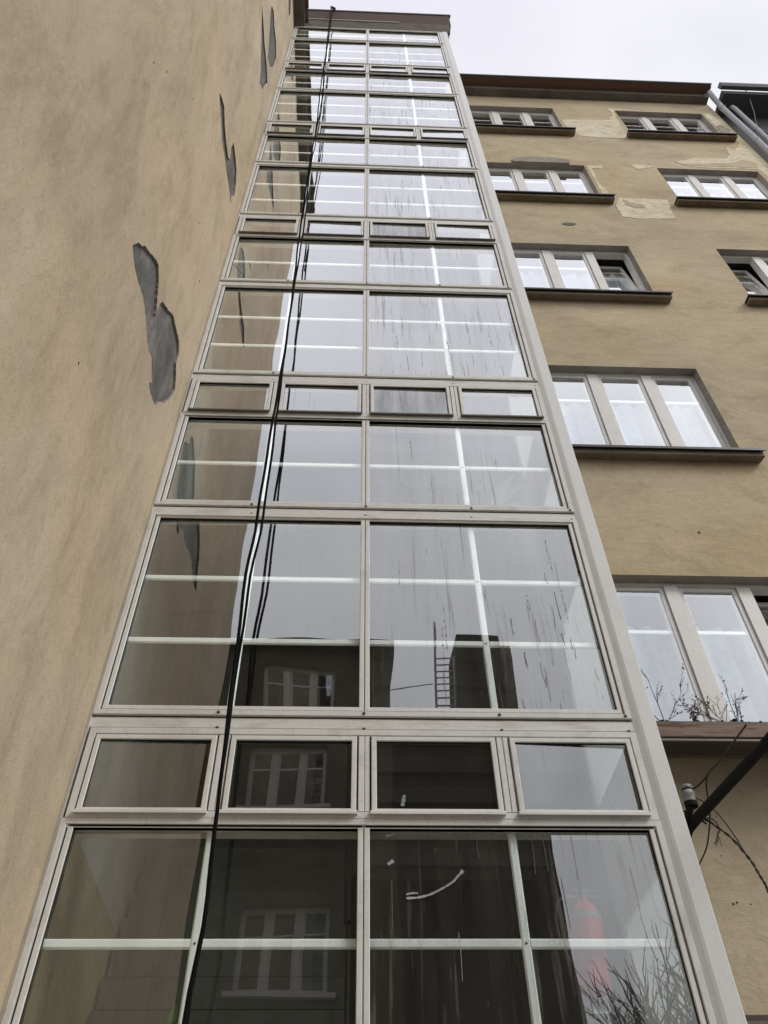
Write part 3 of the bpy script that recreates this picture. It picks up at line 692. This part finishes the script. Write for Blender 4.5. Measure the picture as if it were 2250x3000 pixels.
# ------------------------------------------------------------------ things inside the stairwell
ex=tag(empty('fire_extinguisher',(1.08,3.80,2.7)),'red fire extinguisher hanging behind the lowest right pane','fire extinguisher')
mb=MB(); mb.lathe([(.055,0),(.066,.012),(.068,.03),(.068,.285),(.065,.305),(.057,.325),(.043,.342),(.026,.352),(.022,.375)],(1.072,3.80,2.735),(.05,0,1),20); par(mb.build('cylinder_body',M['red'],smooth=True),ex)
mb=MB(); mb.lathe([(.024,.37),(.024,.40),(.014,.41)],(1.072,3.80,2.735),(.05,0,1),12); mb.box(1.06,1.17,3.785,3.81,3.105,3.118); mb.box(1.06,1.16,3.785,3.81,3.13,3.142,); par(mb.build('valve',M['black']),ex)
mb=MB(); mb.tube(spl([(1.09,3.80,3.09),(1.03,3.79,3.11),(.97,3.78,3.08),(.95,3.78,3.0),(.96,3.78,2.9),(1.0,3.79,2.82)]),.010,8); par(mb.build('hose',M['black'],smooth=True),ex)
mb=MB(); mb.lathe([(.0695,.275),(.0695,.30)],(1.072,3.80,2.735),(.05,0,1),20); par(mb.build('paper_label',M['label']),ex)
mb=MB(); mb.box(1.02,1.14,3.87,3.885,2.42,2.96); mb.box(1.04,1.12,3.80,3.869,2.66,2.675); par(mb.build('hanging_bracket',M['zinc']),ex)
ex.location=ex.location+Vector((-.054,-.17,-.050))
def potplant(c,label,n,L,wid,mm,arch,seed):
    rnd=random.Random(seed); e=tag(empty('potted_plant',c),label,'potted plant')
    c=Vector(c); mb=MB(); mb.lathe([(.05,0),(.075,.11),(.082,.11),(.082,.13),(.07,.13)],c,(0,0,1),16); par(mb.build('pot',M['pot'],smooth=True),e)
    mb=MB()
    for i in range(n):
        a=rnd.uniform(0,6.28); d=Vector((math.cos(a),math.sin(a)*.6,0)); l=L*rnd.uniform(.6,1); prev=None; s=Vector((-d.y,d.x,0)).normalized()
        for j in range(9):
            t=j/8; out=l*(arch*t*t+.12*t); up=l*(t-(arch*.75)*t*t)
            p=c+Vector((0,0,.12))+d*out+Vector((0,0,up)); w=wid*(math.sin(math.pi*min(1,.12+t*.88))**.7)
            cur=(p-s*w,p+s*w)
            if prev: mb.face([prev[0],prev[1],cur[1],cur[0]])
            prev=cur
    par(mb.build('leaves',mm,smooth=True),e)
potplant((.98,3.79,5.505),'broad-leaved potted plant behind the right glass above the second transom',9,.62,.035,M['paleleaf'],.45,4)
potplant((-1.02,3.79,8.605),'arching potted plant behind the left glass on the middle storey ledge',26,.55,.012,M['paleleaf'],.9,5)
potplant((-1.0,3.79,11.705),'dark twiggy potted plant behind the left glass one storey higher',16,.45,.010,M['leaf'],.8,6)
potplant((-.72,3.79,2.405),'spiky potted plant behind the lowest left pane',5,.22,.022,M['leaf'],.2,8)
# dried runs on the panes (belong to the tower glass)
def run(pts,r,mm,name='stain'):
    mb=MB(); P_=[Vector((x,3.5205,z)) for x,z in pts]
    s=spl(P_,5)
    for i in range(len(s)-1):
        a,b=s[i],s[i+1]; d=(b-a); nrm=Vector((-d.z,0,d.x)).normalized(); w=r*random.uniform(.7,1.25)
        mb.box(0,0,0,0,0,0) if False else None
        mb.face([a-nrm*w,b-nrm*w,b+nrm*w,a+nrm*w])
        mb.face([a-nrm*w+Vector((0,-.0015,0)),b-nrm*w+Vector((0,-.0015,0)),b+nrm*w+Vector((0,-.0015,0)),a+nrm*w+Vector((0,-.0015,0))])
    return mb
run([(.249,3.015),(.30,3.018),(.353,3.031),(.414,3.06),(.455,3.085),(.468,3.099),(.50,3.13)],.0045,0).build('dried_run',M['dropping'],tower)
run([(.25,3.03),(.275,3.036),(.30,3.036)],.004,0).build('dried_run',M['dropping'],tower)
run([(.493,3.123),(.497,3.128),(.501,3.133)],.008,0).build('dried_run',M['dropping'],tower)
run([(.167,3.288),(.19,3.292),(.211,3.299)],.006,0).build('dried_run',M['dropping'],tower)
run([(.173,3.159),(.184,3.166),(.198,3.176)],.007,0).build('dried_run',M['dropping'],tower)
run([(.245,3.43),(.252,3.46),(.256,3.485)],.008,0).build('dried_run',M['dropping'],tower)
rnd=random.Random(21)
def blot(x,z,L,w,seed,mm=M['sludge']):
    r=random.Random(seed); mb=MB()
    for i in range(int(16+L*110)):
        t=r.random()**1.0; px=x+w*r.gauss(0,.55)*(.6+.4*math.sin(t*3.1)); pz=z-L*t; s=r.uniform(.001,.0032); 
        y=3.5185
        mb.face([(px-s*.6,y,pz),(px,y,pz-s*r.uniform(1.2,4)),(px+s*.6,y,pz),(px,y,pz+s)])
    mb.build('dried_blot',mm,tower)
for (x,z,L,w) in ((1.20,5.22,.30,.010),(.52,4.66,.32,.006),(.50,4.50,.30,.005),(1.23,4.80,.25,.005),(1.02,4.75,.12,.004),(.90,4.58,.14,.004),(.27,5.1,.3,.003),(.95,7.95,.20,.010),(1.13,7.8,.25,.006),(.30,7.95,.22,.006),(.33,7.7,.25,.005),(.98,6.02,.12,.010),(.98,6.68,.12,.006),(.39,6.22,.22,.007),(.45,10.6,.25,.004),(.8,10.75,.2,.004)):
    blot(x,z,L,w,int(x*100+z*10))
for i in range(100):
    x=rnd.uniform(.12,1.34); k=rnd.choice((-.45,0,0,1,1,1,2,2,3)); kk=k; z=rnd.uniform(4.0,5.25)+H*k
    L=rnd.uniform(.05,.22); 
    z=min(z,3.30) if k<0 else z; zb=max(z-L,3.96+H*k if k>=0 else 2.42)
    a=run([(x,(z-1.6)+1.6),((x+rnd.uniform(-.004,.004)),((z+zb)/2-1.6)+1.6),((x+rnd.uniform(-.008,.008)),(zb-1.6)+1.6)],rnd.uniform(.0005,.0011),0)
    a.build('dried_run',M['sludge'] if rnd.random()<.65 else M['dropping'],tower)
# ------------------------------------------------------------------ what the glass mirrors: the other side of the courtyard
ob=tag(empty('grey_courtyard_building',(0,-8,0)),'drab grey-rendered building across the courtyard mirrored in the glass','building')
t3o=lambda a,b,d:(a,-8-d,b)
wins=[(-2.02,-.42,6.25,7.62),(-2.02,-.42,9.30,10.62),(-2.02,-.42,11.3,12.60),(-2.02,-.42,3.2,4.6),(-6.2,-4.6,6.25,7.62),(-6.2,-4.6,9.30,10.62),(-6.2,-4.6,11.3,12.6)]
mb=wall_with_holes([(-9,0),(.92,0),(.92,13.0),(-9,13.0)],[[(a,c),(b,c),(b,d),(a,d)] for a,b,c,d in wins],[.15]*len(wins),t3o,0)
mb.face([(.92,-8,0),(.92,-8,13.0),(.92,-14,13.0),(.92,-14,0)],0)
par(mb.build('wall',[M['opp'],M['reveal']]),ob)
mb=MB(); mb.box(-9,1.0,-14,-7.80,13.01,13.16); par(mb.build('eave',M['slab']),ob)
for (a,b,c,d) in wins:
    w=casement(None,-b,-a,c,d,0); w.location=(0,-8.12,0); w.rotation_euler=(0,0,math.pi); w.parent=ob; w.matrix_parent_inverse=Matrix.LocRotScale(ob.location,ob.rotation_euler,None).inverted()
    mb=MB(); mb.box(a-.15,b+.15,-8,-7.87,c-.10,c-.02); par(mb.build('sill',M['sash']),ob)
rb=tag(empty('brown_annex',(2.4,-8,0)),'low dark brown annex across the courtyard mirrored beside the grey building','building')
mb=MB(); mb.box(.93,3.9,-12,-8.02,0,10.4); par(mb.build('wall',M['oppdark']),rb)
mb=MB(); mb.box(.93,4.0,-12,-7.95,10.405,10.50); par(mb.build('roof',M['rooflight']),rb)
cs=tag(empty('brick_chimney_stack',(3.3,-9,0)),'tall dark brown chimney stack with a roof ladder mirrored in the glass','chimney')
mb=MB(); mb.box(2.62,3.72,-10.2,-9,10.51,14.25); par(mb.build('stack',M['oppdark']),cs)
mb=MB(); mb.box(3.721,3.98,-10.2,-9.05,10.51,13.95); par(mb.build('flue',M['slab']),cs)
ld=tag(empty('roof_ladder',(2.3,-9,10.5)),'pale metal roof ladder left of the chimney stack','ladder')
mb=MB()
for x in (2.10,2.55): mb.tube([(x,-8.95,10.5),(x,-8.95,14.6 if x<2.3 else 13.6)],.025,6)
mb.tube([(2.05,-8.75,10.5),(2.05,-8.75,14.3)],.02,6); par(mb.build('rail',M['zinc']),ld)
for i in range(16):
    z=10.7+i*.19; mb=MB(); mb.tube([(2.10,-8.95,z),(2.55,-8.95,z)],.018,6); par(mb.build('rung',M['zinc']),ld)
mb=MB(); mb.tube(spl([(.9,-8.3,12.2),(1.4,-8.4,12.35),(2.0,-8.8,12.7)]),.012,6); tag(mb.build('roof_cable',M['wire']),'thin cable strung from the grey building to the roof ladder','cable')
def bare_tree(base,h,seed,label,spread=.5):
    rnd=random.Random(seed); tr=MB(); tw=MB(); lf=MB()
    def grow(p,d,L,r,lev):
        pts=[Vector(p)]; n=5 if lev<2 else 4
        for i in range(n):
            d=(d+Vector((rnd.uniform(-.22,.22),rnd.uniform(-.22,.22),rnd.uniform(-.04,.14)))).normalized(); pts.append(pts[-1]+d*L/n)
            if lev<4 and (i>0 or lev>0):
                for _ in range(2 if lev<3 else 1):
                    sd=(d*.8+Vector((rnd.uniform(-1,1),rnd.uniform(-1,1),rnd.uniform(-.1,.7)))*spread*1.4).normalized()
                    grow(pts[-1],sd,L*rnd.uniform(.45,.68),r*.55,lev+1)
        (tr if lev<2 else tw).tube(pts,[max(.0045,r*(1-.55*i/n)) for i in range(n+1)],6 if lev<2 else 3,cap=False)
        if lev>=3 and rnd.random()<.08:
            for _ in range(2):
                q=pts[rnd.randrange(len(pts))]; s=rnd.uniform(.012,.025); a=rnd.uniform(0,6.28); u=Vector((math.cos(a),math.sin(a),rnd.uniform(-.5,.5)))*s; v=u.orthogonal().normalized()*s*.5
                lf.face([q,q+u*.5+v,q+u,q+u*.5-v])
    grow(base,Vector((0,0,1)),h*.52,h*.016,0)
    e=tag(empty('bare_tree',base),label,'tree','leafless trees across the courtyard')
    par(tr.build('trunk',M['bark']),e); par(tw.build('crown',M['bark']),e); par(lf.build('leaves',M['evergreen']),e)
bare_tree((6.3,-8.6,0),8.3,11,'leafless tree nearest the brown annex mirrored at lower right')
bare_tree((8.0,-7.8,0),8.0,12,'shorter leafless tree mirrored at the lower right corner of the glass')
mb=MB(); rnd=random.Random(5)
for i in range(24000):
    x=rnd.gauss(7.4,1.3); y=rnd.gauss(-9,1.0); zt=6.0+.8*math.sin(x*1.7)+.5*math.sin(x*5)
    z=rnd.uniform(3,zt); 
    if x<5.3: continue
    s=rnd.uniform(.02,.045); a=rnd.uniform(0,6.28); u=Vector((math.cos(a),math.sin(a),rnd.uniform(-.8,.8)))*s; v=u.orthogonal().normalized()*s*.5; q=Vector((x,y,z))
    mb.face([q,q+u*.5+v,q+u,q+u*.5-v])
e=tag(empty('evergreen_shrub',(7.4,-9,0)),'dense dark evergreen shrub mirrored low at right behind the trees','shrub')
par(mb.build('foliage',M['evergreen']),e); mb=MB(); mb.tube([(7.4,-9,0),(7.4,-9,4.5)],[.12,.04],8); par(mb.build('trunk',M['bark']),e)
# ------------------------------------------------------------------ ground
mb=MB(); mb.face([(-400,-400,0),(400,-400,0),(400,400,0),(-400,400,0)]); tag(mb.build('ground',M['ground']),None,None,kind='structure')
# ------------------------------------------------------------------ light
SUN_EL,SUN_AZ=40,54        # azimuth measured from -y towards +x
az=R(SUN_AZ); el=R(SUN_EL)
sd=Vector((math.sin(az)*math.cos(el),-math.cos(az)*math.cos(el),math.sin(el)))
L=bpy.data.lights.new('sun','SUN'); L.energy=1.15; L.angle=R(16); L.color=(1,.97,.93)
lo=bpy.data.objects.new('sun',L); C.objects.link(lo); lo.rotation_euler=sd.to_track_quat('Z','Y').to_euler()
W=bpy.data.worlds.new('World'); bpy.context.scene.world=W; W.use_nodes=True; nt=W.node_tree
for n in list(nt.nodes): nt.nodes.remove(n)
out=nt.nodes.new('ShaderNodeOutputWorld'); bg=nt.nodes.new('ShaderNodeBackground'); bg.inputs[1].default_value=.092
sky=nt.nodes.new('ShaderNodeTexSky'); sky.sky_type='NISHITA'; sky.sun_disc=False; sky.sun_elevation=el; sky.sun_rotation=math.atan2(sd.x,sd.y)
tc=nt.nodes.new('ShaderNodeTexCoord'); sx=nt.nodes.new('ShaderNodeSeparateXYZ'); nt.links.new(tc.outputs['Generated'],sx.inputs[0])
grad=ramp(nt,sx.outputs['Z'],[(0.0,(8.2,8.3,8.5)),(.38,(11.4,11.5,11.8)),(.68,(10.6,10.65,11.0)),(.9,(8.3,8.25,8.8)),(1.0,(7.6,7.5,8.2))])  # unseen middle band of sky brightened to lift the glass reflections
nn=N(nt,'ShaderNodeTexNoise'); nn.inputs['Scale'].default_value=2.6; nn.inputs['Detail'].default_value=5; nn.inputs['Distortion'].default_value=.4; nt.links.new(tc.outputs['Generated'],nn.inputs['Vector'])
cl=ramp(nt,nn.outputs['Fac'],[(.34,(.80,.80,.82)),(.5,(1,1,1)),(.66,(1.10,1.10,1.10))])
fade=ramp(nt,sx.outputs['Z'],[(.75,1.0),(.95,.35)])
cc=mixc(nt,fade,grad,mixc(nt,1.0,grad,cl,'MULTIPLY'))
fin=mixc(nt,.93,sky.outputs[0],cc)
nt.links.new(fin,bg.inputs[0]); nt.links.new(bg.outputs[0],out.inputs[0])
# ------------------------------------------------------------------ camera (hand-held phone looking steeply up)
cam=bpy.data.cameras.new('camera'); co=bpy.data.objects.new('camera',cam); C.objects.link(co)
yaw,pit,rol=0.0533736,0.829245,-0.0205598
YAW_PIT_ROL=None
cy,sy,cp,sp,cr,sr=math.cos(yaw),math.sin(yaw),math.cos(pit),math.sin(pit),math.cos(rol),math.sin(rol)
fw=Vector((sy*cp,cy*cp,sp)); rt=Vector((cy,-sy,0)); up=rt.cross(fw)
r2=rt*cr+up*sr; u2=-rt*sr+up*cr
m=Matrix((r2,u2,-fw)).transposed().to_4x4(); m.translation=Vector((0,0,1.6)); co.matrix_world=m
cam.sensor_fit='VERTICAL'; cam.sensor_height=24; cam.lens=18.8615; cam.clip_end=2000; cam.clip_start=.05
S=bpy.context.scene; S.camera=co
S.view_settings.view_transform='Standard'; S.view_settings.look='None'; S.view_settings.gamma=1; S.view_settings.exposure=0.40
S.render.engine='CYCLES'; S.cycles.max_bounces=10; S.cycles.transparent_max_bounces=16; S.cycles.diffuse_bounces=4; S.cycles.glossy_bounces=5
S.cycles.use_denoising=True; S.cycles.sample_clamp_indirect=8
